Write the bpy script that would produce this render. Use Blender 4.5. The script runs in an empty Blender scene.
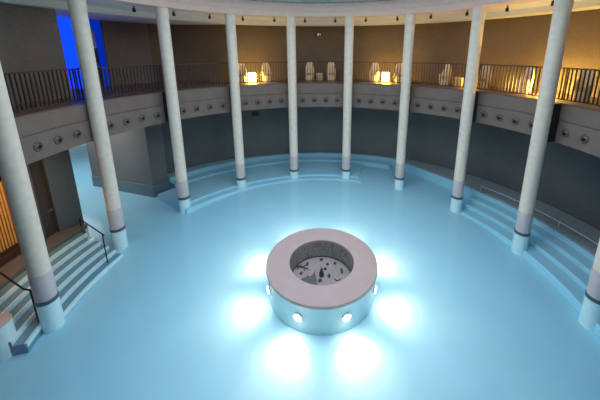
import bpy, math, random
from mathutils import Matrix, Vector
random.seed(4)
scene = bpy.context.scene
COL = scene.collection
PI = math.pi
R_COL_RING = 7.5          # radius of the ring of columns
AZ0, DAZ = -0.132, 22.328  # azimuth of the ring's middle and column spacing (deg); azimuth 0 = +y, 90 = +x

def caz(i): return (i - 5.5) * DAZ + AZ0
def pol(az, r, z=0.0):
    a = math.radians(az)
    return Vector((r * math.sin(a), r * math.cos(a), z))

# ------------------------------------------------------------------ materials
def lin(c):
    return tuple((x / 12.92 if x <= 0.04045 else ((x + 0.055) / 1.055) ** 2.4) for x in c)

def mat(name, rgb, rough=0.6, metal=0.0, noise=0.0, scale=6.0, bump=0.0, spec=0.5, tint=None):
    """principled material whose colour is broken up by a little procedural noise"""
    m = bpy.data.materials.new(name); m.use_nodes = True
    nt = m.node_tree; b = nt.nodes['Principled BSDF']
    c = lin(rgb)
    b.inputs['Roughness'].default_value = rough
    b.inputs['Metallic'].default_value = metal
    b.inputs['Specular IOR Level'].default_value = spec
    tc = nt.nodes.new('ShaderNodeTexCoord')
    nz = nt.nodes.new('ShaderNodeTexNoise'); nz.inputs['Scale'].default_value = scale
    nz.inputs['Detail'].default_value = 5.0
    nt.links.new(tc.outputs['Object'], nz.inputs['Vector'])
    rp = nt.nodes.new('ShaderNodeValToRGB')
    d = tuple(max(0, x * (1 - noise)) for x in c) if tint is None else lin(tint)
    rp.color_ramp.elements[0].position = 0.3; rp.color_ramp.elements[0].color = (*d, 1)
    rp.color_ramp.elements[1].position = 0.7
    rp.color_ramp.elements[1].color = (*(min(1, x * (1 + noise * 0.6)) for x in c), 1)
    nt.links.new(nz.outputs['Fac'], rp.inputs['Fac'])
    nt.links.new(rp.outputs['Color'], b.inputs['Base Color'])
    if bump:
        bp = nt.nodes.new('ShaderNodeBump'); bp.inputs['Strength'].default_value = bump
        nt.links.new(nz.outputs['Fac'], bp.inputs['Height'])
        nt.links.new(bp.outputs['Normal'], b.inputs['Normal'])
    return m

def mosaic(name, rgb, joint, w, h, rough=0.5, spec=0.4, var=0.25):
    """small tiles laid along the wall's own length and height (UV in metres)"""
    m = bpy.data.materials.new(name); m.use_nodes = True
    nt = m.node_tree; b = nt.nodes['Principled BSDF']
    b.inputs['Roughness'].default_value = rough
    b.inputs['Specular IOR Level'].default_value = spec
    uv = nt.nodes.new('ShaderNodeUVMap')
    br = nt.nodes.new('ShaderNodeTexBrick')
    c = lin(rgb)
    br.inputs['Color1'].default_value = (*(x * (1 + var) for x in c), 1)
    br.inputs['Color2'].default_value = (*(x * (1 - var) for x in c), 1)
    br.inputs['Mortar'].default_value = (*lin(joint), 1)
    br.inputs['Scale'].default_value = 1.0
    br.inputs['Mortar Size'].default_value = min(w, h) * 0.08
    br.inputs['Brick Width'].default_value = w
    br.inputs['Row Height'].default_value = h
    nz = nt.nodes.new('ShaderNodeTexNoise'); nz.inputs['Scale'].default_value = 0.9; nz.inputs['Detail'].default_value = 6
    mx = nt.nodes.new('ShaderNodeMixRGB'); mx.blend_type = 'MULTIPLY'; mx.inputs['Fac'].default_value = 0.35
    nt.links.new(uv.outputs['UV'], br.inputs['Vector']); nt.links.new(uv.outputs['UV'], nz.inputs['Vector'])
    nt.links.new(br.outputs['Color'], mx.inputs['Color1']); nt.links.new(nz.outputs['Fac'], mx.inputs['Color2'])
    nt.links.new(mx.outputs['Color'], b.inputs['Base Color'])
    bp = nt.nodes.new('ShaderNodeBump'); bp.inputs['Strength'].default_value = 0.3; bp.inputs['Distance'].default_value = 0.01
    nt.links.new(br.outputs['Fac'], bp.inputs['Height']); bp.invert = True
    nt.links.new(bp.outputs['Normal'], b.inputs['Normal'])
    return m

def glow(name, rgb, strength):
    m = bpy.data.materials.new(name); m.use_nodes = True
    nt = m.node_tree; nt.nodes.clear()
    e = nt.nodes.new('ShaderNodeEmission'); o = nt.nodes.new('ShaderNodeOutputMaterial')
    e.inputs['Color'].default_value = (*lin(rgb), 1); e.inputs['Strength'].default_value = strength
    nt.links.new(e.outputs[0], o.inputs['Surface'])
    return m

def water_material():
    m = bpy.data.materials.new('pool_water'); m.use_nodes = True
    nt = m.node_tree; nt.nodes.clear()
    out = nt.nodes.new('ShaderNodeOutputMaterial')
    tr = nt.nodes.new('ShaderNodeBsdfTransparent'); tr.inputs['Color'].default_value = (0.97, 0.99, 1.0, 1)
    gl = nt.nodes.new('ShaderNodeBsdfGlossy'); gl.inputs['Roughness'].default_value = 0.12
    fr = nt.nodes.new('ShaderNodeFresnel'); fr.inputs['IOR'].default_value = 1.33
    mx = nt.nodes.new('ShaderNodeMixShader')
    tc = nt.nodes.new('ShaderNodeTexCoord')
    nz = nt.nodes.new('ShaderNodeTexNoise'); nz.inputs['Scale'].default_value = 1.3; nz.inputs['Detail'].default_value = 3
    bp = nt.nodes.new('ShaderNodeBump'); bp.inputs['Strength'].default_value = 0.15; bp.inputs['Distance'].default_value = 0.05
    nt.links.new(tc.outputs['Object'], nz.inputs['Vector']); nt.links.new(nz.outputs['Fac'], bp.inputs['Height'])
    nt.links.new(bp.outputs['Normal'], gl.inputs['Normal'])
    nt.links.new(fr.outputs[0], mx.inputs[0]); nt.links.new(tr.outputs[0], mx.inputs[1]); nt.links.new(gl.outputs[0], mx.inputs[2])
    nt.links.new(mx.outputs[0], out.inputs['Surface'])
    va = nt.nodes.new('ShaderNodeVolumeAbsorption')
    va.inputs['Color'].default_value = (*WATER_COL, 1); va.inputs['Density'].default_value = WATER_DENS
    nt.links.new(va.outputs[0], out.inputs['Volume'])
    return m

WATER_COL, WATER_DENS = (0.10, 0.74, 0.97), 0.14
M = dict(
    concrete=mat('column_concrete', (0.95, 0.91, 0.86), 0.7, noise=0.08, scale=5, bump=0.05),
    sleeve=mat('sleeve_paint', (0.84, 0.80, 0.82), 0.45, noise=0.05, scale=8),
    collar=mat('steel_collar', (0.40, 0.45, 0.46), 0.3, metal=0.6, noise=0.2, scale=14),
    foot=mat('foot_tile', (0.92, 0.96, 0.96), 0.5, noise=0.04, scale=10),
    bracket=mat('bracket_steel', (0.13, 0.15, 0.17), 0.6, noise=0.2, scale=9),
    fascia=mat('fascia_concrete', (0.475, 0.425, 0.405), 0.75, noise=0.10, scale=2.2, bump=0.03),
    deck=mat('balcony_floor', (0.44, 0.34, 0.32), 0.45, noise=0.18, scale=3),
    stone=mat('deck_stone', (0.42, 0.385, 0.38), 0.5, noise=0.15, scale=4),
    wet=mat('wet_deck_stone', (0.56, 0.61, 0.65), 0.35, noise=0.15, scale=4),
    beam=mat('beam_plaster', (0.95, 0.85, 0.81), 0.8, noise=0.04, scale=3),
    soffit=mat('soffit_plaster', (0.95, 0.965, 0.965), 0.8, noise=0.03, scale=2),
    ceiling=mat('ceiling_plaster', (0.72, 0.78, 0.77), 0.85, noise=0.05, scale=1.5),
    basin=mat('pool_tile', (0.735, 0.88, 0.94), 0.55, noise=0.03, scale=1.1),
    upper=mosaic('brown_mosaic', (0.49, 0.43, 0.355), (0.40, 0.35, 0.29), 0.06, 0.03, 0.55, var=0.12),
    upperdark=mosaic('dark_grey_mosaic', (0.55, 0.51, 0.485), (0.45, 0.415, 0.40), 0.06, 0.03, 0.55, var=0.12),
    lower=mosaic('slate_mosaic', (0.43, 0.45, 0.46), (0.36, 0.37, 0.38), 0.05, 0.025, 0.5, var=0.12),
    block=mosaic('slate_block_tile', (0.45, 0.465, 0.47), (0.42, 0.435, 0.44), 0.05, 0.025, 0.5, var=0.06),
    pillar=mosaic('pillar_slate', (0.33, 0.375, 0.40), (0.28, 0.32, 0.34), 0.05, 0.025, 0.5, var=0.1),
    stair=mat('stair_tile_shaded', (0.47, 0.60, 0.68), 0.5, noise=0.04, scale=4),  # shade of the treads put into the colour, darker than pool tile
    paletube=mat('pale_steel', (0.72, 0.74, 0.75), 0.35, metal=0.2, noise=0.06, scale=12),
    blockbase=mosaic('block_foot_tile', (0.50, 0.55, 0.58), (0.47, 0.52, 0.55), 0.05, 0.025, 0.5, var=0.04),
    door=mat('dark_wood', (0.24, 0.20, 0.19), 0.45, noise=0.3, scale=8),
    rail=mat('rail_metal', (0.27, 0.235, 0.22), 0.45, metal=0.3, noise=0.15, scale=12),
    handrail=mat('handrail_dark', (0.10, 0.12, 0.14), 0.35, metal=0.4, noise=0.15, scale=12),
    steel=mat('handrail_steel', (0.62, 0.62, 0.62), 0.3, metal=0.8, noise=0.1, scale=12),
    rim=mat('rim_stone', (0.80, 0.72, 0.73), 0.55, noise=0.05, scale=3),
    pedestal=mat('pedestal_tile', (0.82, 0.92, 0.94), 0.5, noise=0.03, scale=4),
    well=mosaic('well_tile', (0.72, 0.74, 0.72), (0.52, 0.54, 0.54), 0.055, 0.14, 0.4, var=0.25),
    wellfloor=mat('well_floor', (0.68, 0.63, 0.645), 0.4, noise=0.08, scale=5),
    pebble=mat('dark_stone', (0.30, 0.315, 0.34), 0.5, noise=0.25, scale=30),
    slab=mat('grey_stone', (0.42, 0.43, 0.45), 0.6, noise=0.35, scale=16),
    twig=mat('twig', (0.26, 0.28, 0.28), 0.7, noise=0.2, scale=25),
    wicker=mat('pale_wicker', (0.95, 0.87, 0.75), 0.65, noise=0.12, scale=22, bump=0.1),
    cushion=mat('cushion_cloth', (0.76, 0.66, 0.54), 0.8, noise=0.1, scale=22),
    table=mat('table_wicker', (0.78, 0.70, 0.58), 0.65, noise=0.12, scale=22, bump=0.1),
    nozzle=mat('nozzle_bezel', (0.40, 0.37, 0.355), 0.5, metal=0.1, noise=0.1, scale=20),
    ball=mat('nozzle_ball', (0.42, 0.40, 0.39), 0.3, metal=0.4, noise=0.1, scale=20),
    black=mat('black_void', (0.03, 0.03, 0.03), 0.6, noise=0.1, scale=20),
    spot=mat('spot_housing', (0.16, 0.17, 0.18), 0.5, metal=0.3, noise=0.1, scale=20),
    grey=mat('portal_door', (0.70, 0.73, 0.75), 0.4, noise=0.1, scale=4),
    slat=mat('slat_wood', (0.78, 0.55, 0.28), 0.5, noise=0.2, scale=14),
    plinth=mat('plinth_wood', (0.22, 0.14, 0.10), 0.5, noise=0.2, scale=6),
    lampglow=glow('lamp_glow', (1.0, 0.80, 0.36), 48.0),
    lampstrong=glow('lamp_glow_strong', (1.0, 0.80, 0.36), 110.0),
    lampdim=glow('lamp_glow_dim', (1.0, 0.70, 0.30), 14.0),
    lens=glow('pool_lamp_lens', (1.0, 0.95, 0.88), 150.0),
    blueglow=glow('blue_led', (0.05, 0.26, 1.0), 1.4),
    blueframe=glow('blue_lit_frame_glow', (0.03, 0.25, 0.95), 0.42),  # blue light falling on the frame, put in as its own glow
    ceilfill=glow('ceiling_fill_panel', (0.91, 0.965, 1.0), 3.65),  # glow of the added fill panel overhead
    signglow=glow('sign_glow', (0.85, 0.80, 0.62), 0.55),
)
M['water'] = water_material()

# ------------------------------------------------------------------ mesh tools
class MB:
    def __init__(self): self.v = []; self.f = []; self.uv = []
    def add(self, verts, faces, uvs=None):
        o = len(self.v)
        self.v += [tuple(p) for p in verts]
        for k, f in enumerate(faces):
            self.f.append([i + o for i in f])
            self.uv.append(uvs[k] if uvs else None)
    def box(self, c, s, rot=0.0):
        cx, cy, cz = c; hx, hy, hz = s[0] / 2, s[1] / 2, s[2] / 2
        ca, sa = math.cos(rot), math.sin(rot)
        vs = []
        for x in (-hx, hx):
            for y in (-hy, hy):
                for z in (-hz, hz):
                    vs.append((cx + x * ca - y * sa, cy + x * sa + y * ca, cz + z))
        self.add(vs, [(0, 1, 3, 2), (4, 6, 7, 5), (0, 4, 5, 1), (2, 3, 7, 6), (0, 2, 6, 4), (1, 5, 7, 3)])
    def lathe(self, prof, n=32, c=(0, 0, 0), a0=0.0, a1=360.0, closed=False):
        """prof: (r, z) points turned about a vertical axis through c. closed: join the last point to the first"""
        full = abs(a1 - a0) >= 359.99
        m = n if full else n + 1
        rows = []
        for i in range(m):
            a = math.radians(a0 + (a1 - a0) * i / n)
            rows.append([(c[0] + r * math.sin(a), c[1] + r * math.cos(a), c[2] + z) for r, z in prof])
        P = len(prof); vs = [p for row in rows for p in row]; fs = []; uv = []
        L = [0.0]
        for k in range(1, P): L.append(L[-1] + math.dist(prof[k], prof[k - 1]))
        K = P if closed else P - 1
        rr = max(r for r, z in prof)
        for i in range(n):
            j = (i + 1) % m
            for k in range(K):
                q = (k + 1) % P
                fs.append((i * P + k, i * P + q, j * P + q, j * P + k))
                u0 = math.radians(a0 + (a1 - a0) * i / n) * rr; u1 = math.radians(a0 + (a1 - a0) * (i + 1) / n) * rr
                w0 = L[k]; w1 = L[q] if q else L[-1] + 1
                uv.append(((u0, w0), (u0, w1), (u1, w1), (u1, w0)))
        if closed and not full:
            fs.append(tuple(range(P))); uv.append(None)
            fs.append(tuple(reversed(range((m - 1) * P, m * P)))); uv.append(None)
        self.add(vs, fs, uv)
    def wall(self, pts, z0, z1, thick=0.25):
        """an upright wall along a plan polyline; thickness goes to the left of the direction of travel"""
        n = len(pts); outer = []
        for i in range(n):
            a = Vector(pts[max(i - 1, 0)]); b = Vector(pts[min(i + 1, n - 1)])
            d = (b - a).normalized(); outer.append(Vector(pts[i]) + Vector((-d.y, d.x)) * thick)
        vs = []
        for i in range(n):
            for p in (pts[i], outer[i]):
                vs += [(p[0], p[1], z0), (p[0], p[1], z1)]
        fs = []; uv = []; u = 0.0
        for i in range(n - 1):
            a = 4 * i; b = a + 4; du = (Vector(pts[i + 1]) - Vector(pts[i])).length
            q = ((u, z0), (u + du, z0), (u + du, z1), (u, z1))
            fs.append((a, b, b + 1, a + 1)); uv.append(q)
            fs.append((a + 2, a + 3, b + 3, b + 2)); uv.append((q[0], q[3], q[2], q[1]))
            fs.append((a + 1, b + 1, b + 3, a + 3)); uv.append(None)
            fs.append((a, a + 2, b + 2, b)); uv.append(None)
            u += du
        fs.append((0, 1, 3, 2)); uv.append(None)
        e = 4 * (n - 1); fs.append((e, e + 2, e + 3, e + 1)); uv.append(None)
        self.add(vs, fs, uv)
    def slabpoly(self, pts, z0, z1):
        n = len(pts)
        vs = [(p[0], p[1], z0) for p in pts] + [(p[0], p[1], z1) for p in pts]
        fs = [tuple(reversed(range(n))), tuple(range(n, 2 * n))]
        for i in range(n):
            j = (i + 1) % n; fs.append((i, j, j + n, i + n))
        uv = [None, None]; u = 0.0
        for i in range(n):
            d = math.dist(pts[i][:2], pts[(i + 1) % n][:2])
            uv.append(((u, z0), (u + d, z0), (u + d, z1), (u, z1))); u += d
        self.add(vs, fs, uv)
    def tube(self, pts, r, n=10, cap=True):
        pts = [Vector(p) for p in pts]; N = len(pts); rings = []
        for i, p in enumerate(pts):
            d = (pts[min(i + 1, N - 1)] - pts[max(i - 1, 0)]).normalized()
            up = Vector((0, 0, 1)) if abs(d.z) < 0.95 else Vector((1, 0, 0))
            s = d.cross(up).normalized(); t = s.cross(d)
            rr = r[i] if isinstance(r, (list, tuple)) else r
            rings.append([p + (s * math.cos(2 * PI * k / n) + t * math.sin(2 * PI * k / n)) * rr for k in range(n)])
        vs = [q for g in rings for q in g]; fs = []
        for i in range(N - 1):
            for k in range(n):
                l = (k + 1) % n
                fs.append((i * n + k, i * n + l, (i + 1) * n + l, (i + 1) * n + k))
        if cap:
            fs.append(tuple(reversed(range(n)))); fs.append(tuple(range((N - 1) * n, N * n)))
        self.add(vs, fs)
    def build(self, name, material, parent=None, loc=None, smooth=False, bevel=0.0, matrix=None):
        me = bpy.data.meshes.new(name)
        me.from_pydata(self.v, [], self.f)
        ul = me.uv_layers.new(name='UVMap')
        for p in me.polygons:
            uv = self.uv[p.index]
            for k, li in enumerate(p.loop_indices):
                if uv and k < len(uv): ul.data[li].uv = uv[k]
                else:
                    co = me.vertices[me.loops[li].vertex_index].co; ul.data[li].uv = (co.x + 0.37 * co.z, co.y + 0.7 * co.z)
        me.materials.append(material)
        import bmesh
        bm = bmesh.new(); bm.from_mesh(me)
        bmesh.ops.recalc_face_normals(bm, faces=bm.faces[:])
        bm.to_mesh(me); bm.free()
        o = bpy.data.objects.new(name, me); COL.objects.link(o)
        if matrix is not None: o.matrix_local = matrix
        elif loc is not None: o.location = loc
        if parent: o.parent = parent
        if smooth:
            for p in me.polygons: p.use_smooth = True
            md = o.modifiers.new('edges', 'EDGE_SPLIT'); md.split_angle = math.radians(35)
        if bevel:
            b = o.modifiers.new('bevel', 'BEVEL'); b.width = bevel; b.segments = 2; b.limit_method = 'ANGLE'
        return o

def tag(o, label, cat, group=None, kind=None):
    o['label'] = label; o['category'] = cat
    if group: o['group'] = group
    if kind: o['kind'] = kind
    return o
def thing(name, label, cat, loc=(0, 0, 0), rz=0.0, group=None):
    o = bpy.data.objects.new(name, None); COL.objects.link(o)
    o.empty_display_size = 0.2
    o.location = loc; o.rotation_euler = (0, 0, rz)
    return tag(o, label, cat, group)
def struct(o, label=None):
    o['kind'] = 'structure'
    if label: o['label'] = label
    return o
def copy_tree(o, parent=None):
    c = o.copy(); COL.objects.link(c)
    if parent: c.parent = parent
    for ch in o.children: copy_tree(ch, c)
    return c

def arc(r, a0, a1, n): return [pol(a0 + (a1 - a0) * i / n, r).to_2d() for i in range(n + 1)]
def arcf(f, a0, a1, n):
    return [pol(a0 + (a1 - a0) * i / n, f(a0 + (a1 - a0) * i / n)).to_2d() for i in range(n + 1)]

ORD = ['first', 'second', 'third', 'fourth', 'fifth', 'sixth', 'seventh', 'eighth', 'ninth', 'tenth', 'eleventh']

# ------------------------------------------------------------------ the setting: levels (metres, water surface = 0)
Z_FLOOR = -0.90      # pool floor
Z_SLAB0, Z_MID, Z_BALC = 3.456, 4.21, 4.783
Z_BEAM0, Z_BEAM1 = 8.10, 8.70
Z_SOF, Z_SOF2 = 8.11, 7.89

def lower_r(az):
    if az > -18: return 10.3
    return 10.3 + min(1.0, (-18 - az) / 22.0) * 0.5
def upper_r(az):
    if az > -30: return 10.3
    return 10.3 + min(1.0, (-30 - az) / 14.0) * 2.1

CH0, CH1 = -77.5, -52.0      # the side channel leaves the round pool between these azimuths
# pool basin: floor disc, side channel floor and the pool wall
def zf(x, y): return Z_FLOOR + min(0.42, 0.055 * max(0.0, y))
b = MB(); NR, NZ = 24, 144; V_ = []; F_ = []
for i in range(NZ):
    az = -180 + 360.0 * i / NZ
    for k in range(NR + 1):
        rr = (21.0 if CH0 - 3 < az < CH1 + 3 else 12.0) * k / NR
        p = pol(az, rr); V_.append((p.x, p.y, zf(p.x, p.y)))
for i in range(NZ):
    j = (i + 1) % NZ
    for k in range(NR):
        q = (i * (NR + 1) + k, i * (NR + 1) + k + 1, j * (NR + 1) + k + 1, j * (NR + 1) + k)
        F_.append(q if k else q[1:])
b.add(V_, F_)
struct(b.build('floor', M['basin'], smooth=True), 'pale turquoise pool floor')

# benches and steps round the back of the pool (arc from the tiled block to the sixth column)
def ledge(name, r0, r1, z, a0, a1, n=48, material='basin'):
    m = MB(); m.lathe([(r0, Z_FLOOR), (r0, z), (r1, z), (r1, Z_FLOOR)], n, a0=a0, a1=a1, closed=True)
    return struct(m.build(name, M[material], bevel=0.02))
ledge('trim_1', 10.12, 11.3, -0.015, -51.5, 33)
ledge('trim_2', 9.55, 10.12, -0.25, -51.5, 26)
ledge('trim_3', 7.53, 9.55, -0.36, -57, 16.5)
ledge('trim_4', 7.15, 7.53, -0.45, -57, 18.0)
# underwater steps on the right
ledge('trim_5', 8.42, 9.2, -0.25, 56.2, 112)
ledge('trim_6', 7.95, 8.42, -0.42, 57, 112)
ledge('trim_7', 7.45, 7.95, -0.58, 58, 112)

# stone walkway on the right, at water level
m = MB()
inner = [pol(a, r).to_2d() for a, r in ((26, 10.2), (29, 9.9), (33, 9.6), (37, 9.4), (42, 9.2), (48, 9.02), (54, 8.9))] + arc(8.82, 58, 125, 24)
outer = arc(10.6, 125, 26, 40)
m.slabpoly(inner + outer, -0.03, 0.05)
struct(m.build('floor_walkway', M['wet'], bevel=0.015), 'grey stone walkway along the right edge of the pool')

m = MB()
m.slabpoly([Vector(p) * 1.004 for p in inner] + outer, Z_FLOOR, -0.03)
struct(m.build('trim_8', M['basin'], bevel=0.01))

# entry floor on the left and the stairs into the water
m = MB(); m.lathe([(9.08, Z_FLOOR), (9.08, 0.08), (10.9, 0.08), (10.9, Z_FLOOR)], 48, a0=-140, a1=CH0, closed=True)
struct(m.build('floor_entry', M['stone'], bevel=0.01), 'reddish stone floor at the head of the pool stairs')
stairs = thing('pool_stairs', 'wide curved stairs going down into the water on the left', 'stairs', pol(-95, 8.2, Z_FLOOR))
for k in range(1, 7):
    r1 = 9.08 - 0.285 * (k - 1); r0 = r1 - 0.285; z = 0.06 - 0.135 * k
    if z < Z_FLOOR + 0.02: z = Z_FLOOR + 0.02
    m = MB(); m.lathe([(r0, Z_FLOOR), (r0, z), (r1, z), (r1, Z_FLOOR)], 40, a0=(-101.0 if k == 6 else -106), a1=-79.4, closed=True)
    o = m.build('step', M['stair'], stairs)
    o.matrix_parent_inverse = Matrix.Translation(-stairs.location)
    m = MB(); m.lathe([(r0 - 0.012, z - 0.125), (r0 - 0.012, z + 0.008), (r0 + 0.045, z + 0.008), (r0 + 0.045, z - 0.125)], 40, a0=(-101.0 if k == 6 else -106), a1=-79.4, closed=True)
    n_ = m.build('painted_lit_edge', M['foot'], o); n_['label'] = 'white strip painted as the lit step edge'  # added white strip, paints the lamplight on each riser as colour

# lower wall: back and right; left block; pillar wall with the door
m = MB(); m.wall(arcf(lower_r, 140, -51.0, 90)[::-1], Z_FLOOR, Z_SLAB0 + 0.1, -0.3) if False else m.wall(arcf(lower_r, -51.0, 140, 90), Z_FLOOR, Z_SLAB0 + 0.1, 0.3)
struct(m.build('wall_back', M['lower'], smooth=True), 'dark slate mosaic wall curving behind the pool under the balcony')
C = Vector((-8.26, 5.35)); Rr = Vector((-7.80, 5.92)); L = Vector((-12.17, 6.54))
m = MB()
m.slabpoly([C, Rr, pol(-51.5, 11.2).to_2d(), pol(-55.5, 13.6).to_2d(), L][::-1], 0.0, Z_SLAB0 + 0.02)
struct(m.build('wall_block', M['block'], bevel=0.02), 'square tiled block standing in the water under the balcony')
m = MB()
m.slabpoly([C + Vector((0.03, -0.05)), Rr + Vector((0.05, 0.0)), pol(-51.0, 11.2).to_2d(), pol(-55.5, 13.6).to_2d(), L + Vector((0, -0.05))][::-1], Z_FLOOR, 0.012)
struct(m.build('trim_block', M['blockbase'], bevel=0.01), 'grey tiled foot of the block under the water')
# far side and end of the channel
m = MB(); m.wall([pol(-55.5, 13.6).to_2d(), pol(-52.5, 20.5).to_2d(), pol(-62, 20.8).to_2d(), pol(-78, 20.5).to_2d()][::-1], Z_FLOOR, 3.6, -0.3)
struct(m.build('wall_channel', M['soffit']), 'pale wall at the far end of the side channel')
m = MB(); m.slabpoly([pol(-50, 10.5).to_2d(), pol(-50, 21).to_2d(), pol(-64, 22).to_2d(), pol(-80, 21).to_2d(), pol(-80, 10.5).to_2d(), pol(-64, 10.5).to_2d()], 3.5, 3.7)
struct(m.build('ceiling_channel', M['fascia']), 'low ceiling over the side channel')
# pillar wall at the left of the channel mouth: slate face, dark door, slate face
pA = Vector((-9.10, 2.11)); pB = Vector((-9.47, 1.47)); pC = Vector((-9.48, 0.96)); pD = pol(-86.4, 9.62).to_2d()
m = MB(); m.slabpoly([pA, pol(-75.5, 13).to_2d(), pol(-79.0, 13).to_2d(), pB], Z_FLOOR, Z_SLAB0 + 0.05)
m.slabpoly([pC, pol(-83.5, 11).to_2d(), pol(-86.4, 11).to_2d(), pD], Z_FLOOR, Z_SLAB0 + 0.05)
m.slabpoly([pol(-80.6, 9.80).to_2d(), pol(-78.7, 12.5).to_2d(), pol(-85, 11).to_2d(), pol(-84.6, 9.74).to_2d()], 2.9, Z_SLAB0 + 0.05)
struct(m.build('wall_pillar', M['pillar'], bevel=0.01), 'dark slate wall beside the side channel, left of the opening')
d = struct(MB.build((lambda q: (q.slabpoly([pol(-80.6, 9.72).to_2d(), pol(-80.6, 9.80).to_2d(), pol(-84.6, 9.74).to_2d(), pol(-84.6, 9.66).to_2d()], 0.08, 2.92), q)[1])(MB()), 'door_1', M['door']), 'narrow dark wooden door in the slate wall')
m = MB(); p0 = pol(-81.4, 9.6, 1.02); p1 = pol(-82.5, 9.6, 1.02)
m.tube([pol(-81.4, 9.72, 1.02), p0, p1], 0.014, 8)
m.build('door_handle', M['steel'], d)
# warm slatted wall at far left with its plinth
m = MB(); m.wall(arc(10.4, -140, -86.5, 40), 0.08, Z_SLAB0 + 0.1, 0.2)
struct(m.build('wall_left', M['plinth'], smooth=True), 'dark wall behind the warm lit wooden slats')
m = MB(); m.lathe([(9.72, 0.08), (9.72, 0.30), (10.4, 0.30), (10.4, 0.08)], 30, a0=-122, a1=-86.5, closed=True)
struct(m.build('baseboard_left', M['plinth'], bevel=0.01), 'dark plinth under the warm lit wooden slats')
scr = thing('slatted_screen', 'warm lit curved screen of upright wooden slats at the far left', 'screen', pol(-95, 9.95, 0.30))
m = MB()
m.lathe([(9.90, 0.30), (9.90, 0.38), (10.04, 0.38), (10.04, 0.30)], 30, a0=-115, a1=-86.6, closed=True)
o = m.build('bottom_rail', M['plinth'], scr); o.matrix_parent_inverse = Matrix.Translation(-scr.location)
m = MB()
m.lathe([(9.90, 3.20), (9.90, 3.28), (10.04, 3.28), (10.04, 3.20)], 30, a0=-115, a1=-86.6, closed=True)
o = m.build('top_rail', M['plinth'], scr); o.matrix_parent_inverse = Matrix.Translation(-scr.location)
first = None
for k in range(56):
    az = -86.9 - k * 0.52
    if first is None:
        m = MB(); m.box((0, 0, 1.41), (0.055, 0.04, 2.82)); first = m.build('slat', M['slat'], scr); s = first
    else:
        s = first.copy(); COL.objects.link(s); s.parent = scr
    q = pol(az, 9.97, 0.38) - Vector(scr.location)
    s.location = q; s.rotation_euler = (0, 0, -math.radians(az))

# balcony slab with its two-band fascia
m = MB()
m.lathe([(8.0, Z_SLAB0), (8.0, Z_MID - 0.02), (8.035, Z_MID - 0.02), (8.035, Z_MID + 0.02), (8.012, Z_MID + 0.02), (8.012, Z_BALC - 0.03), (13.6, Z_BALC - 0.03), (13.6, Z_SLAB0)], 160, closed=True)
struct(m.build('floor_balcony_slab', M['fascia'], smooth=True), 'grey concrete balcony edge running all round the pool')
m = MB(); m.lathe([(7.99, Z_BALC - 0.03), (7.99, Z_BALC), (13.6, Z_BALC), (13.6, Z_BALC - 0.03)], 160, closed=True)
struct(m.build('floor_balcony', M['deck'], smooth=True), 'reddish brown balcony floor')

# upper wall: right and back, then left; the blue doorway between
PL = pol(-66.5, 12.45).to_2d(); PR = pol(-57.5, 12.45).to_2d()
m = MB(); m.wall([PR] + arcf(upper_r, -57.2, -47.8, 8), Z_BALC, Z_SOF2 + 0.3, 0.3)
struct(m.build('wall_upper_side', M['upperdark'], smooth=True), 'dark grey mosaic wall right of the blue doorway')
m = MB(); m.wall(arcf(upper_r, -47.8, 185, 118), Z_BALC, Z_SOF2 + 0.3, 0.3)
struct(m.build('wall_upper', M['upper'], smooth=True), 'dark brown mosaic wall behind the balcony')
m = MB(); m.wall(arc(9.8, -175, -72.3, 60), Z_BALC, Z_SOF2 + 0.3, 0.25)
struct(m.build('wall_upper_left', M['upperdark'], smooth=True), 'dark grey wall close behind the balcony railing on the left')
m = MB(); m.wall([pol(-72.4, 9.85).to_2d(), PL], Z_BALC, Z_SOF2 + 0.3, 0.2)
struct(m.build('wall_return', M['upperdark']), 'dark return wall beside the blue doorway')
# blue doorway
dv = (PR - PL).normalized(); dn = Vector((-dv.y, dv.x))      # dn points away from the pool
def pp(s, t): return PL + dv * s + dn * t
LEN = (PR - PL).length
m = MB()
m.slabpoly([pp(0, 0), pp(1.0, 0), pp(1.0, 0.18), pp(0, 0.18)], Z_BALC, Z_SOF2 + 0.05)
dr = struct(m.build('door_2', M['blueglow']), 'bright blue lit panel and frame of the balcony doorway')
m = MB()
m.slabpoly([pp(1.0, 0), pp(LEN, 0), pp(LEN, 0.18), pp(1.0, 0.18)], 7.45, Z_SOF2 + 0.05)
m.slabpoly([pp(LEN - 0.24, 0), pp(LEN, 0), pp(LEN, 0.2), pp(LEN - 0.24, 0.2)], Z_BALC, 7.45)
m.build('door_frame', M['blueframe'], dr)
m = MB()
m.slabpoly([pp(1.0, 0.12), pp(LEN - 0.24, 0.12), pp(LEN - 0.24, 0.18), pp(1.0, 0.18)], Z_BALC, 6.6)
m.build('door_leaf', M['door'], dr)
m = MB()
m.slabpoly([pp(1.0, 0.12), pp(LEN - 0.24, 0.12), pp(LEN - 0.24, 0.18), pp(1.0, 0.18)], 6.6, 7.45)
m.build('door_pane', M['grey'], dr)
m = MB(); m.box((*pp(LEN - 0.36, 0.09), 5.8), (0.05, 0.05, 0.3)); m.build('door_handle', M['steel'], dr)
m = MB(); m.slabpoly([pp(-0.3, 0.7), pp(LEN + 0.1, 0.7), pp(LEN + 0.1, 0.85), pp(-0.3, 0.85)], Z_BALC, Z_SOF2 + 0.3)
struct(m.build('wall_doorway', M['upperdark']), 'dark wall behind the blue doorway')

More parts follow.
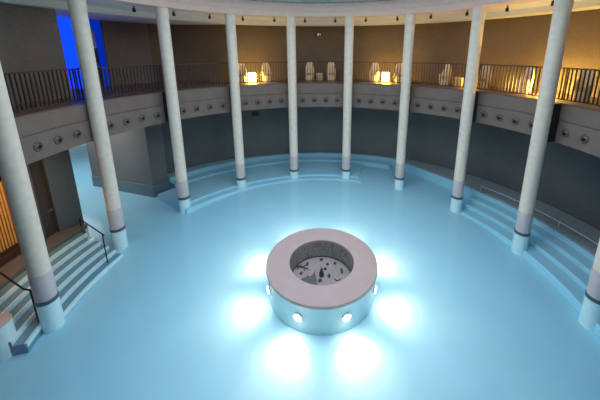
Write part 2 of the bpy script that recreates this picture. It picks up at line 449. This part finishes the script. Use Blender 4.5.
# soffit, ring beam and ceiling
m = MB(); m.lathe([(7.88, Z_SOF), (9.4, Z_SOF), (9.4, Z_SOF2), (14.0, Z_SOF2), (14.0, Z_SOF2 + 0.6), (7.88, Z_SOF2 + 0.6)], 160, closed=True)
struct(m.build('ceiling_soffit', M['soffit'], smooth=True), 'white soffit over the balcony')
m = MB(); m.lathe([(7.18, Z_BEAM0), (7.18, 8.32), (7.12, 8.33), (7.12, 8.51), (7.06, 8.52), (7.06, Z_BEAM1), (7.88, Z_BEAM1), (7.88, Z_BEAM0)], 160, closed=True)
struct(m.build('trim_ring_beam', M['beam'], smooth=True), 'pinkish white stepped ring beam on top of the columns')
m = MB(); m.lathe([(0.0, 9.05), (4.9, 9.05), (6.4, Z_BEAM1 + 0.02), (7.9, Z_BEAM1), (7.9, 9.3), (0.0, 9.3)], 96, closed=False)
struct(m.build('ceiling', M['ceiling'], smooth=True), 'pale grey green ceiling above the ring beam')
lum = thing('ceiling_fill_panel', 'added round fill light panel above the pool, out of view', 'light', (0, 0, 9.02))  # added panel, never in view, fills the room with even light
m = MB(); m.lathe([(0, 0), (4.6, 0)], 64); m.build('fill_disc', M['ceilfill'], lum, loc=(0, 0, -0.03))
m = MB(); m.lathe([(4.6, -0.05), (4.6, 0.03), (4.75, 0.03), (4.75, -0.05)], 64, closed=True); m.build('fill_ring', M['soffit'], lum)

# ------------------------------------------------------------------ water
m = MB()
NA = 240; vs = []; 
def wr(az):
    a = (az + 180) % 360 - 180
    return 20.5 if CH0 + 0.8 < a < CH1 - 0.8 else 10.9
rows = [(1.55, 0.0), (1.55, Z_FLOOR - 0.1)]
P4 = []
for i in range(NA):
    az = -180 + 360 * i / NA
    ro = wr(az)
    P4 += [pol(az, 1.55, 0.0), pol(az, ro, 0.0), pol(az, ro, Z_FLOOR - 0.1), pol(az, 1.55, Z_FLOOR - 0.1)]
fs = []
for i in range(NA):
    j = (i + 1) % NA
    for k in range(4):
        q = (k + 1) % 4; fs.append((4 * i + k, 4 * i + q, 4 * j + q, 4 * j + k))
m.add(P4, fs)
w = m.build('pool_water', M['water'])
tag(w, 'still luminous turquoise water filling the round pool', 'water', kind='stuff')

# ------------------------------------------------------------------ columns
COLUMN_LABELS = {
    1: 'thick pale column standing by the pool stairs, nearest on the left side',
    2: 'pale column in front of the blue doorway, foot by the stairs\' right end',
    3: 'pale column in front of the square tiled block, left side',
    4: 'pale column just left of the brightest lamp on the back balcony',
    5: 'pale back column left of the two wicker chairs with a small table',
    6: 'pale back column right of the two wicker chairs with a small table',
    7: 'pale column just right of the glowing lamp on the right part of the back balcony',
    8: 'pale column where the stone walkway handrail begins, right side',
    9: 'thick pale column hiding the lamp by the warm lit wall on the right',
    10: 'column cut off by the right picture edge, only its lower end in view',
}
proto = None
RC = 0.226
def make_column():
    c = thing('column', '', 'column')
    m = MB(); m.lathe([(0, 0.86), (RC, 0.86), (RC, 7.72), (RC + 0.012, 7.74), (RC + 0.012, 8.12), (0, 8.12)], 40)
    m.build('shaft', M['concrete'], c, smooth=True)
    m = MB(); m.lathe([(0, 0.08), (RC + 0.008, 0.08), (RC + 0.008, 0.855), (RC, 0.862), (0, 0.862)], 40)
    m.build('sleeve', M['sleeve'], c, smooth=True)
    m = MB(); m.lathe([(0, -0.02), (RC + 0.022, -0.02), (RC + 0.022, 0.085), (0, 0.085)], 40)
    m.build('collar', M['collar'], c, smooth=True)
    m = MB(); m.lathe([(0, Z_FLOOR), (RC + 0.012, Z_FLOOR), (RC + 0.012, -0.02), (0, -0.02)], 40)
    m.build('foot', M['foot'], c, smooth=True)
    m = MB(); m.box((0, 0.36, (Z_SLAB0 + Z_BALC) / 2), (0.27, 0.27, Z_BALC - Z_SLAB0 - 0.04))
    m.build('bracket', M['bracket'], c)
    return c
for i in range(1, 11):
    c = make_column() if proto is None else copy_tree(proto)
    if proto is None: proto = c
    c.location = pol(caz(i), R_COL_RING) + (Vector((-0.27, 0.28, 0)) if i == 2 else Vector()); c.rotation_euler = (0, 0, -math.radians(caz(i)))
    tag(c, COLUMN_LABELS[i], 'column', 'columns round the pool')

po = thing('pool_post', 'low round stone-capped post in the water at the lower left corner', 'post', (-7.94, -2.12, Z_FLOOR))
m = MB(); m.lathe([(0, 0), (0.27, 0), (0.27, 0.91), (0, 0.91)], 36); m.build('body', M['foot'], po, smooth=True)
m = MB(); m.lathe([(0, 0.91), (0.272, 0.91), (0.276, 0.93), (0.27, 0.945), (0, 0.945)], 36); m.build('cap', M['rim'], po, smooth=True)

# ------------------------------------------------------------------ balcony railings, one section per bay
BAY = {0: 'at the far left edge', 1: 'before the dark wall left of the blue doorway',
       2: 'right of the blue doorway', 3: 'before the dim wall left of the brightest lamp',
       4: 'before the brightest lamp', 5: 'before the two central armchairs',
       6: 'before the glowing lamp right of centre', 7: 'before the sideways armchair',
       8: 'left of the ninth column, right side', 9: 'right of the ninth column, far right'}
R_RAIL = 8.17
bal_mesh = None
def make_rail(i):
    a0, a1 = caz(i) + 0.04, caz(i + 1) - 0.04
    mid = (a0 + a1) / 2
    t = thing('balcony_railing', 'dark metal railing section ' + BAY[i], 'railing', pol(mid, R_RAIL, Z_BALC), -math.radians(mid), 'railing sections round the balcony')
    inv = Matrix.Translation(pol(mid, R_RAIL, Z_BALC)) @ Matrix.Rotation(-math.radians(mid), 4, 'Z')
    inv = inv.inverted()
    m = MB(); m.lathe([(R_RAIL - 0.035, 1.085), (R_RAIL - 0.035, 1.13), (R_RAIL + 0.035, 1.13), (R_RAIL + 0.035, 1.085)], 16, c=(0, 0, Z_BALC), a0=a0, a1=a1, closed=True)
    o = m.build('top_rail', M['rail'], t); o.matrix_parent_inverse = inv
    m = MB(); m.lathe([(R_RAIL - 0.02, 0.08), (R_RAIL - 0.02, 0.115), (R_RAIL + 0.02, 0.115), (R_RAIL + 0.02, 0.08)], 16, c=(0, 0, Z_BALC), a0=a0, a1=a1, closed=True)
    o = m.build('bottom_rail', M['rail'], t); o.matrix_parent_inverse = inv
    global bal_mesh
    n = 24
    if bal_mesh is None:
        m = MB(); m.box((0, 0, 0.6), (0.028, 0.04, 0.975)); tmp = m.build('baluster', M['rail']); bal_mesh = tmp.data; bpy.data.objects.remove(tmp)
        m = MB(); m.box((0, 0, 0.543), (0.05, 0.05, 1.085)); tmp = m.build('post', M['rail']); make_rail.post = tmp.data; bpy.data.objects.remove(tmp)
    for k in range(n + 1):
        az = a0 + (a1 - a0) * k / n
        if k == n: az = a1 - 0.2
        if k == 0: az = a0 + 0.2
        post = False
        o = bpy.data.objects.new('post' if post else 'baluster', bal_mesh); COL.objects.link(o); o.parent = t
        d = pol(az, R_RAIL) - pol(mid, R_RAIL)
        d = Matrix.Rotation(math.radians(mid), 3, 'Z') @ d
        o.location = d; o.rotation_euler = (0, 0, -math.radians(az - mid))
for i in range(0, 10): make_rail(i)

# ------------------------------------------------------------------ round swivel nozzles on the fascia, four to a bay
BAYN = {0: 'left of the nearest left column', 1: 'left of the blue doorway', 2: 'above the tiled block',
        3: 'just left of the brightest lamp', 4: 'under the brightest lamp', 5: 'under the two central armchairs',
        6: 'under the lamp right of centre', 7: 'under the sideways armchair',
        8: 'left of the ninth column', 9: 'right of the ninth column'}
def make_nozzle():
    t = thing('fascia_nozzle', '', 'nozzle')
    # built facing -y; origin on the fascia face
    Rx = Matrix.Rotation(math.radians(90), 4, 'X')
    m = MB(); m.lathe([(0.085, 0.0), (0.145, 0.0), (0.145, 0.018), (0.128, 0.035), (0.098, 0.03), (0.085, 0.01)], 28, closed=True)
    m.build('bezel', M['nozzle'], t, smooth=True, matrix=Rx)
    m = MB(); m.lathe([(0.0, 0.045), (0.05, 0.042), (0.075, 0.028), (0.095, 0.004), (0.0, 0.004)], 24)
    m.build('ball', M['ball'], t, smooth=True, matrix=Rx)
    m = MB(); m.lathe([(0.0, 0.060), (0.050, 0.060), (0.056, 0.030), (0.0, 0.030)], 18)
    m.build('outlet', M['black'], t, smooth=True, matrix=Matrix.Translation((0.012, 0, -0.008)) @ Rx)
    return t
proto = None
for i in range(0, 10):
    for k in range(4):
        az = caz(i) + DAZ / 2 + (k - 1.5) * 4.62
        if az < -94 or az > 88.6: continue
        az *= 0.985
        t = make_nozzle() if proto is None else copy_tree(proto)
        if proto is None: proto = t
        t.location = pol(az, 7.999, 3.84); t.rotation_euler = (0, 0, -math.radians(az))
        tag(t, '%s round nozzle from the left on the fascia %s' % (ORD[k - (i == 1)], BAYN[i]), 'nozzle', 'round nozzles on the balcony fascia')

# ------------------------------------------------------------------ small dark spotlights under the soffit, two to a bay
def make_spot():
    t = thing('soffit_spotlight', '', 'spotlight')
    m = MB(); m.lathe([(0, 0), (0.05, 0), (0.05, -0.02), (0, -0.02)], 16); m.build('base_plate', M['spot'], t, smooth=True)
    m = MB(); m.lathe([(0, -0.02), (0.014, -0.02), (0.014, -0.07), (0, -0.07)], 10); m.build('stem', M['spot'], t, smooth=True)
    m = MB(); m.lathe([(0, -0.06), (0.05, -0.065), (0.06, -0.21), (0.05, -0.21), (0.045, -0.19), (0, -0.19)], 18); m.build('housing', M['spot'], t, smooth=True)
    return t
proto = None
for i in range(1, 10):
    for k in range(2):
        az = caz(i) + DAZ * (0.25 + 0.5 * k)
        if az < -70 or az > 76: continue
        t = make_spot() if proto is None else copy_tree(proto)
        if proto is None: proto = t
        t.location = pol(az, 8.05, Z_SOF); t.rotation_euler = (0, 0, -math.radians(az))
        tag(t, '%s small black soffit spotlight between the %s and %s tall columns' % ('left' if k == 0 else 'right', ORD[i - 1], ORD[i]), 'spotlight', 'small spotlights under the soffit')

# ------------------------------------------------------------------ balcony furniture
def make_chair():
    t = thing('wicker_armchair', '', 'armchair')
    # tub shell open to -y (towards the pool): high rounded back, low arms
    n = 36; inn = []; vs = []; fs = []
    lev = 7
    for i in range(n + 1):
        a = math.radians(-125 + 250 * i / n)         # 0 = +y = the back
        w = abs(a) / math.radians(125)
        top = 0.56 + 0.51 / (1 + math.exp((w - 0.50) * 17))
        for side in (0, 1):
            for l in range(lev + 1):
                z = 0.06 + (top - 0.06) * l / lev
                flare = 0.225 + 0.045 * min(1, z / 0.6) - 0.045 * max(0, (z - 0.7) / 0.36)
                rr = flare - 0.045 * side
                if l == lev: rr += 0.01 * (1 if side else -1)
                vs.append((rr * math.sin(a), rr * math.cos(a) * 1.05, z))
    S = 2 * (lev + 1)
    for i in range(n):
        for l in range(lev):
            a = i * S + l; b_ = a + S
            fs.append((a, b_, b_ + 1, a + 1))
            a2 = i * S + lev + 1 + l; b2 = a2 + S
            fs.append((a2, a2 + 1, b2 + 1, b2))
        a = i * S + lev; fs.append((a, a + S, a + S + lev + 1, a + lev + 1))
        a = i * S; fs.append((a, a + lev + 1, a + lev + 1 + S, a + S))
    for i in (0, n):
        a = i * S
        for l in range(lev): fs.append((a + l, a + l + 1, a + lev + 2 + l, a + lev + 1 + l))
    m = MB(); m.add(vs, fs); m.build('shell', M['wicker'], t, smooth=True)
    m = MB(); m.lathe([(0, 0.0), (0.195, 0.0), (0.222, 0.06), (0.228, 0.34), (0, 0.34)], 30); m.build('base', M['wicker'], t, smooth=True)
    m = MB(); m.lathe([(0, 0.34), (0.20, 0.34), (0.215, 0.38), (0.20, 0.43), (0.15, 0.45), (0, 0.455)], 30); m.build('seat_cushion', M['cushion'], t, smooth=True)
    return t
def make_table():
    t = thing('side_table', '', 'table')
    m = MB(); m.lathe([(0, 0), (0.15, 0), (0.19, 0.10), (0.19, 0.40), (0, 0.40)], 28); m.build('base', M['table'], t, smooth=True)
    m = MB(); m.lathe([(0, 0.40), (0.20, 0.40), (0.205, 0.42), (0.20, 0.44), (0, 0.44)], 28); m.build('table_top', M['wicker'], t, smooth=True)
    return t
def make_lamp():
    t = thing('drum_lamp', '', 'lamp')
    m = MB(); m.lathe([(0, 0), (0.17, 0), (0.17, 0.03), (0, 0.03)], 28); m.build('base', M['plinth'], t, smooth=True)
    m = MB(); m.lathe([(0, 0.03), (0.19, 0.03), (0.205, 0.06), (0.205, 0.50), (0.19, 0.53), (0, 0.53)], 32); m.build('lamp_shade', M['lampglow'], t, smooth=True)
    return t
protos = {}
MAKE = {'chair': make_chair, 'table': make_table, 'lamp': make_lamp}
def furn(kind, az, r, label, turn=0):
    if kind in protos: t = copy_tree(protos[kind])
    else: t = protos[kind] = MAKE[kind]()
    t.location = pol(az, r, Z_BALC); t.rotation_euler = (0, 0, -math.radians(az + turn))
    tag(t, label, {'chair': 'armchair', 'table': 'table', 'lamp': 'lamp'}[kind],
        {'chair': 'wicker armchairs on the balcony', 'table': 'small tables on the balcony', 'lamp': 'glowing drum lamps on the balcony'}[kind])
    return t
RF = 9.0
furn('chair', -27.9, RF, 'high-backed wicker armchair just left of the brightest lamp, half hidden by a column', 8)
furn('lamp', -24.5, RF - 0.1, 'brightest glowing drum lamp on the back balcony, left of centre')
furn('chair', -19.3, RF, 'high-backed wicker armchair just right of the brightest lamp', -8)
furn('chair', -3.9, RF, 'left armchair of the pair with a small table at the back centre', 6)
furn('table', -0.2, RF - 0.1, 'small round table between the two armchairs at the back centre')
furn('chair', 4.0, RF, 'right armchair of the pair with a small table at the back centre', -6)
furn('chair', 19.4, RF, 'high-backed wicker armchair left of the glowing lamp right of centre', 8)
furn('lamp', 23.6, RF - 0.1, 'glowing drum lamp between two armchairs right of centre')
furn('chair', 28.0, RF, 'wicker armchair beside the seventh column, right of the glowing lamp', -8)
furn('chair', 42.8, RF, 'wicker armchair turned sideways, left of the low table on the right', 25)
furn('table', 47.4, RF - 0.1, 'small round table just left of the eighth column on the right')
furn('chair', 54.2, RF, 'warm lit wicker armchair right beside the eighth column', -8)
furn('chair', 64.8, RF, 'wicker armchair left of the ninth column, lit from its right', 18)
strong = furn('lamp', 69.0, RF + 0.35, 'glowing drum lamp mostly hidden behind the ninth column')
furn('chair', 77.6, RF, 'wicker armchair behind the railing right of the ninth column', -10)
for ch in strong.children:
    if ch.name.startswith('lamp_shade'):
        ch.data = ch.data.copy(); ch.data.materials.clear(); ch.data.materials.append(M['lampstrong'])
dim = furn('lamp', 50.5, RF, 'dim drum lamp hidden behind the eighth column')
for ch in dim.children:
    if ch.name.startswith('lamp_shade'):
        ch.data = ch.data.copy(); ch.data.materials.clear(); ch.data.materials.append(M['lampdim'])

# exit sign and wall vent
sg = thing('exit_sign', 'small faintly lit sign high on the brown wall at back centre', 'sign', (-0.09, 10.29, 7.42))
m = MB(); m.box((0, -0.03, 0), (0.36, 0.05, 0.2)); m.build('housing', M['rail'], sg)
m = MB(); m.box((-0.03, -0.06, 0), (0.10, 0.012, 0.14)); m.box((0.09, -0.06, 0), (0.05, 0.012, 0.14)); m.build('lit_panel', M['signglow'], sg)
q = pol(-22.5, lower_r(-22.5) - 0.02, 2.72)
vt = thing('wall_vent', 'small dark grille on the slate wall below the brightest lamp', 'vent', q, math.radians(22.5))
m = MB(); m.box((0, 0, 0), (0.42, 0.04, 0.26)); m.build('frame', M['bracket'], vt)
m = MB()
for k in range(5): m.box((0, -0.025, -0.09 + k * 0.045), (0.34, 0.012, 0.02))
m.build('louvre', M['rail'], vt)

# ------------------------------------------------------------------ handrails
def handrail(name, label, pts, posts, material, r=0.022):
    base = Vector(pts[0]); t = thing(name, label, 'handrail', (base.x, base.y, posts[0][1]))
    inv = Matrix.Translation(-Vector(t.location))
    m = MB(); m.tube(pts, r, 10); o = m.build('rail', M[material], t, smooth=True); o.matrix_parent_inverse = inv
    for p, z0 in posts:
        m = MB(); m.tube([(p[0], p[1], z0), (p[0], p[1], p[2])], r * 0.9, 10); o = m.build('post', M[material], t, smooth=True); o.matrix_parent_inverse = inv
pr = [pol(-78.6, 9.16, 0.42), pol(-79.2, 8.89, 0.40), pol(-83.2, 7.52, 0.40), pol(-83.6, 7.41, 0.39)]
handrail('stair_handrail', 'dark handrail at the right end of the pool stairs, beside the channel', pr, [(pr[0], 0.08), (pr[2], Z_FLOOR + 0.05)], 'handrail')
pr = [pol(-94.9, 9.4, 0.41), pol(-95.7, 9.08, 0.40), pol(-100.7, 7.95, 0.40), pol(-101.2, 7.76, 0.39)]
handrail('stair_handrail', 'dark handrail across the pool stairs at the left edge, by the nearest column', pr, [(pr[0], 0.08), (pr[3], Z_FLOOR + 0.05)], 'handrail')
pr = [pol(58.0 + k * 3.45, 8.86 + 0.02 * min(k, 9), 0.30) for k in range(0, 14)]
handrail('walkway_handrail', 'low steel handrail along the stone walkway on the right', pr, [(pr[0], 0.05), (pr[6], 0.05), (pr[12], 0.05)], 'paletube', 0.02)

# ------------------------------------------------------------------ the round well in the middle of the pool
ISL = thing('central_well', 'round stone-rimmed well standing in the middle of the pool', 'well', (0.0, 0.0, Z_FLOOR))
def isl(mb, name, material, **kw):
    o = mb.build(name, material, ISL, **kw); o.matrix_parent_inverse = Matrix.Translation((0, 0, -Z_FLOOR)); return o
m = MB(); m.lathe([(1.0, -0.02), (1.0, 0.07), (1.012, 0.08), (1.71, 0.08), (1.725, 0.065), (1.725, 0.0), (1.71, -0.02)], 96, closed=True); isl(m, 'rim', M['rim'], smooth=True)
m = MB(); m.lathe([(1.02, Z_FLOOR), (1.66, Z_FLOOR), (1.66, -0.02), (1.02, -0.02)], 96, closed=True); isl(m, 'pedestal', M['pedestal'], smooth=True)
m = MB(); m.lathe([(1.0, -0.6), (1.0, -0.02), (1.02, -0.02), (1.02, -0.6)], 96, closed=True); isl(m, 'well_wall', M['well'], smooth=True)
m = MB(); m.lathe([(0.0, -0.56), (0.995, -0.56), (0.995, -0.62), (0.0, -0.62)], 64); isl(m, 'well_floor', M['wellfloor'])
m = MB(); m.lathe([(0.955, -0.56), (0.96, -0.545), (0.999, -0.545), (0.999, -0.56)], 64, closed=True); isl(m, 'floor_ring', M['collar'], smooth=True)
for k in range(8):
    az = 22.5 + 45 * k
    Rot = Matrix.Rotation(-math.radians(az), 4, 'Z') @ Matrix.Rotation(math.radians(-90 - 8), 4, 'X')
    T = Matrix.Translation(pol(az, 1.66, -0.40))
    m = MB(); m.lathe([(0.0, -0.02), (0.115, -0.02), (0.115, 0.04), (0.105, 0.05), (0.0, 0.03)], 20)
    lp = isl(m, 'pool_lamp', M['pedestal'], smooth=True, matrix=T @ Rot)
    m = MB(); m.lathe([(0, 0.075), (0.05, 0.072), (0.085, 0.062), (0.105, 0.051)], 20)
    m.build('lens', M['lens'], lp)
    l = bpy.data.lights.new('pool_lamp_beam', 'SPOT'); l.energy = POOL_W = 145.0; l.color = (1.0, 0.58, 0.35)
    l.spot_size = math.radians(120); l.spot_blend = 1.0; l.shadow_soft_size = 0.07
    lo = bpy.data.objects.new('pool_lamp_beam', l); COL.objects.link(lo)
    src = pol(az, 1.80, -0.40); tgt = pol(az, 3.1, -0.9)
    lo.location = src; lo.rotation_euler = (tgt - src).to_track_quat('-Z', 'Y').to_euler()

# stones and bits lying on the well floor
def wellpt(px, py):   # photo position -> point on the well floor (z = -0.56)
    return (px, py)
ZW = -0.56
stones = [(-0.48, 0.58, .045, .085, 'small long dark stone at the upper left of the well floor'), (0.0, 0.80, .055, .06, 'small dark stone nearest the far side of the well floor'),
          (0.20, 0.58, .045, .05, 'tiny dark stone right of the upright stone in the well'), (0.46, 0.62, .045, .055, 'small dark stone at the upper right of the well floor'),
          (0.66, 0.26, .05, .11, 'long dark stone near the right side of the well floor'), (0.24, 0.05, .055, .07, 'dark stone right of centre at the front of the well floor'),
          (-0.66, 0.17, .055, .06, 'dark stone at the left, below the twig in the well'), (-0.05, -0.14, .06, .07, 'dark stone in front of the upright stone in the well'),
          (0.12, 0.36, .045, .055, 'tiny dark stone just beside the upright stone in the well'), (0.52, -0.28, .06, .04, 'flat dark stone at the lower right of the well floor')]
def pebble(name, sx, sy, sz, seed, material):
    rnd = random.Random(seed); vs = []; fs = []; n = 12; k_ = 7
    for i in range(k_ + 1):
        th = PI * i / k_
        for j in range(n):
            ph = 2 * PI * j / n; w = 1 + 0.13 * math.sin(2 * ph + seed) * math.sin(th) + rnd.uniform(-.05, .05)
            vs.append((sx * w * math.sin(th) * math.cos(ph), sy * w * math.sin(th) * math.sin(ph), sz * (1 - math.cos(th))))
    for i in range(k_):
        for j in range(n):
            l = (j + 1) % n; fs.append((i * n + j, i * n + l, (i + 1) * n + l, (i + 1) * n + j))
    m = MB(); m.add(vs, fs); return m.build(name, material, smooth=True)
for k, (x, y, sx, sy, lab) in enumerate(stones):
    o = pebble('well_stone', sx, sy, 0.03, k, M['pebble']); o.location = (x, y, ZW); tag(o, lab, 'stone', 'stones on the well floor')
# taller pointed stone
m = MB(); m.lathe([(0, 0), (0.075, 0.0), (0.08, 0.10), (0.05, 0.16), (0.03, 0.26), (0.012, 0.30), (0, 0.30)], 14)
o = m.build('pointed_stone', M['pebble'], smooth=True, loc=(0.0, 0.08, ZW)); tag(o, 'upright dark bottle-shaped stone at the middle of the well floor', 'stone')
rnd = random.Random(3)
out = [(-0.70, -0.20), (-0.60, -0.06), (-0.50, -0.04), (-0.44, 0.06), (-0.40, -0.01), (-0.33, 0.02), (-0.22, 0.22), (-0.18, 0.02), (-0.15, -0.2), (-0.11, -0.45), (-0.14, -0.66), (-0.40, -0.62), (-0.58, -0.45)]
m = MB(); m.slabpoly(out, 0, 0.06); o = m.build('flat_stone', M['slab'], loc=(0, 0, ZW), bevel=0.015); tag(o, 'flat grey triangular stone at the front left of the well floor', 'stone')
tw = thing('twig', 'dark forked twig at the left of the well floor', 'twig', (-0.64, 0.42, ZW))
for pts in ([(-.2, .05, .02), (-.08, .03, .05), (.06, -.02, .04), (.24, -.08, .02)],):
    m = MB(); m.tube(pts, [.018, .02, .016, .008], 7); m.build('stem', M['twig'], tw, smooth=True)
for pts in ([(-.08, .03, .05), (-.02, .14, .03)], [(.0, .0, .045), (.12, .08, .04), (.18, .1, .02)], [(-.1, .03, .05), (-.16, -.09, .02)], [(.06, -.02, .04), (.1, -.14, .02)]):
    m = MB(); m.tube(pts, 0.011, 6); m.build('branch', M['twig'], tw, smooth=True)
m = MB(); m.tube([(0.40, -.06, ZW + .012), (0.45, -.12, ZW + .012), (0.52, -.13, ZW + .012), (0.60, -.05, ZW + .012)], 0.012, 6); o = m.build('curved_twig', M['twig'], smooth=True)
tag(o, 'thin curved twig at the right of the well floor', 'twig')

# ------------------------------------------------------------------ lamps of the place, with an added fill in the channel
def point(name, loc, w, col, r=0.15):
    l = bpy.data.lights.new(name, 'POINT'); l.energy = w; l.color = col; l.shadow_soft_size = r
    o = bpy.data.objects.new(name, l); COL.objects.link(o); o.location = loc; return o
l = bpy.data.lights.new('slat_wall_light', 'AREA'); l.shape = 'RECTANGLE'; l.size = 2.4; l.size_y = 0.3; l.energy = 75; l.color = (1.0, 0.60, 0.20)
o = bpy.data.objects.new('slat_wall_light', l); COL.objects.link(o); src = pol(-92, 8.75, 3.3); tgt = pol(-92, 10.0, 2.35); o.location = src
o.rotation_euler = (tgt - src).to_track_quat('-Z', 'X').to_euler()
l = bpy.data.lights.new('channel_fill_light', 'AREA'); l.shape = 'RECTANGLE'; l.size = 4.5; l.size_y = 2.4; l.energy = 130; l.color = (0.85, 0.97, 1.0)  # added overhead fill, stands in for underwater light in the channel
o = bpy.data.objects.new('channel_fill_light', l); COL.objects.link(o); o.location = pol(-64.5, 15.8, 3.45); o.rotation_euler = (0, 0, math.radians(65 + 90))
l = bpy.data.lights.new('channel_wall_light', 'AREA'); l.shape = 'RECTANGLE'; l.size = 2.5; l.size_y = 0.15; l.energy = 110; l.color = (1.0, 0.95, 0.88)
o = bpy.data.objects.new('channel_wall_light', l); COL.objects.link(o); src = pol(-70, 11.6, 3.2); tgt = Vector((-10.8, 6.1, 1.8)); o.location = src
o.rotation_euler = (tgt - src).to_track_quat('-Z', 'X').to_euler()

# ------------------------------------------------------------------ camera
f_px, pitch, roll, yaw = 291.496, 0.2337, -0.0014, -0.0016
ppx, ppy = 318.48, 120.82
cam = bpy.data.cameras.new('camera'); co = bpy.data.objects.new('camera', cam); COL.objects.link(co)
cam.sensor_fit = 'HORIZONTAL'; cam.sensor_width = 36.0
cam.lens = 36.0 * f_px / 600.0
cam.shift_x = -(ppx - 300) / 600.0
cam.shift_y = (ppy - 200) / 600.0
cp_, sp_ = math.cos(pitch), math.sin(pitch)
RY = Matrix.Rotation(-yaw, 3, 'Z')
fw = RY @ Vector((0, cp_, -sp_)); U = RY @ Vector((1, 0, 0)); V = RY @ Vector((0, -sp_, -cp_))
cr, sr = math.cos(roll), math.sin(roll)
Xc = U * cr - V * sr; Yc = -(U * sr + V * cr); Zc = -fw
Mx = Matrix((Xc, Yc, Zc)).transposed().to_4x4(); Mx.translation = Vector((-0.08, -7.866, 6.437))
co.matrix_world = Mx
cam.clip_start = 0.05
scene.camera = co

wd = bpy.data.worlds.new('World'); scene.world = wd; wd.use_nodes = True
bg = wd.node_tree.nodes['Background']; bg.inputs['Color'].default_value = (0.5, 0.55, 0.6, 1); bg.inputs['Strength'].default_value = 0.05
scene.view_settings.view_transform = 'Standard'; scene.view_settings.look = 'None'
scene.view_settings.exposure = 0.0; scene.view_settings.gamma = 1.0
scene.view_settings.use_curve_mapping = False
scene.cycles.max_bounces = 10; scene.cycles.diffuse_bounces = 6
scene.cycles.transparent_max_bounces = 12
scene.cycles.sample_clamp_indirect = 6.0
scene.cycles.use_denoising = True
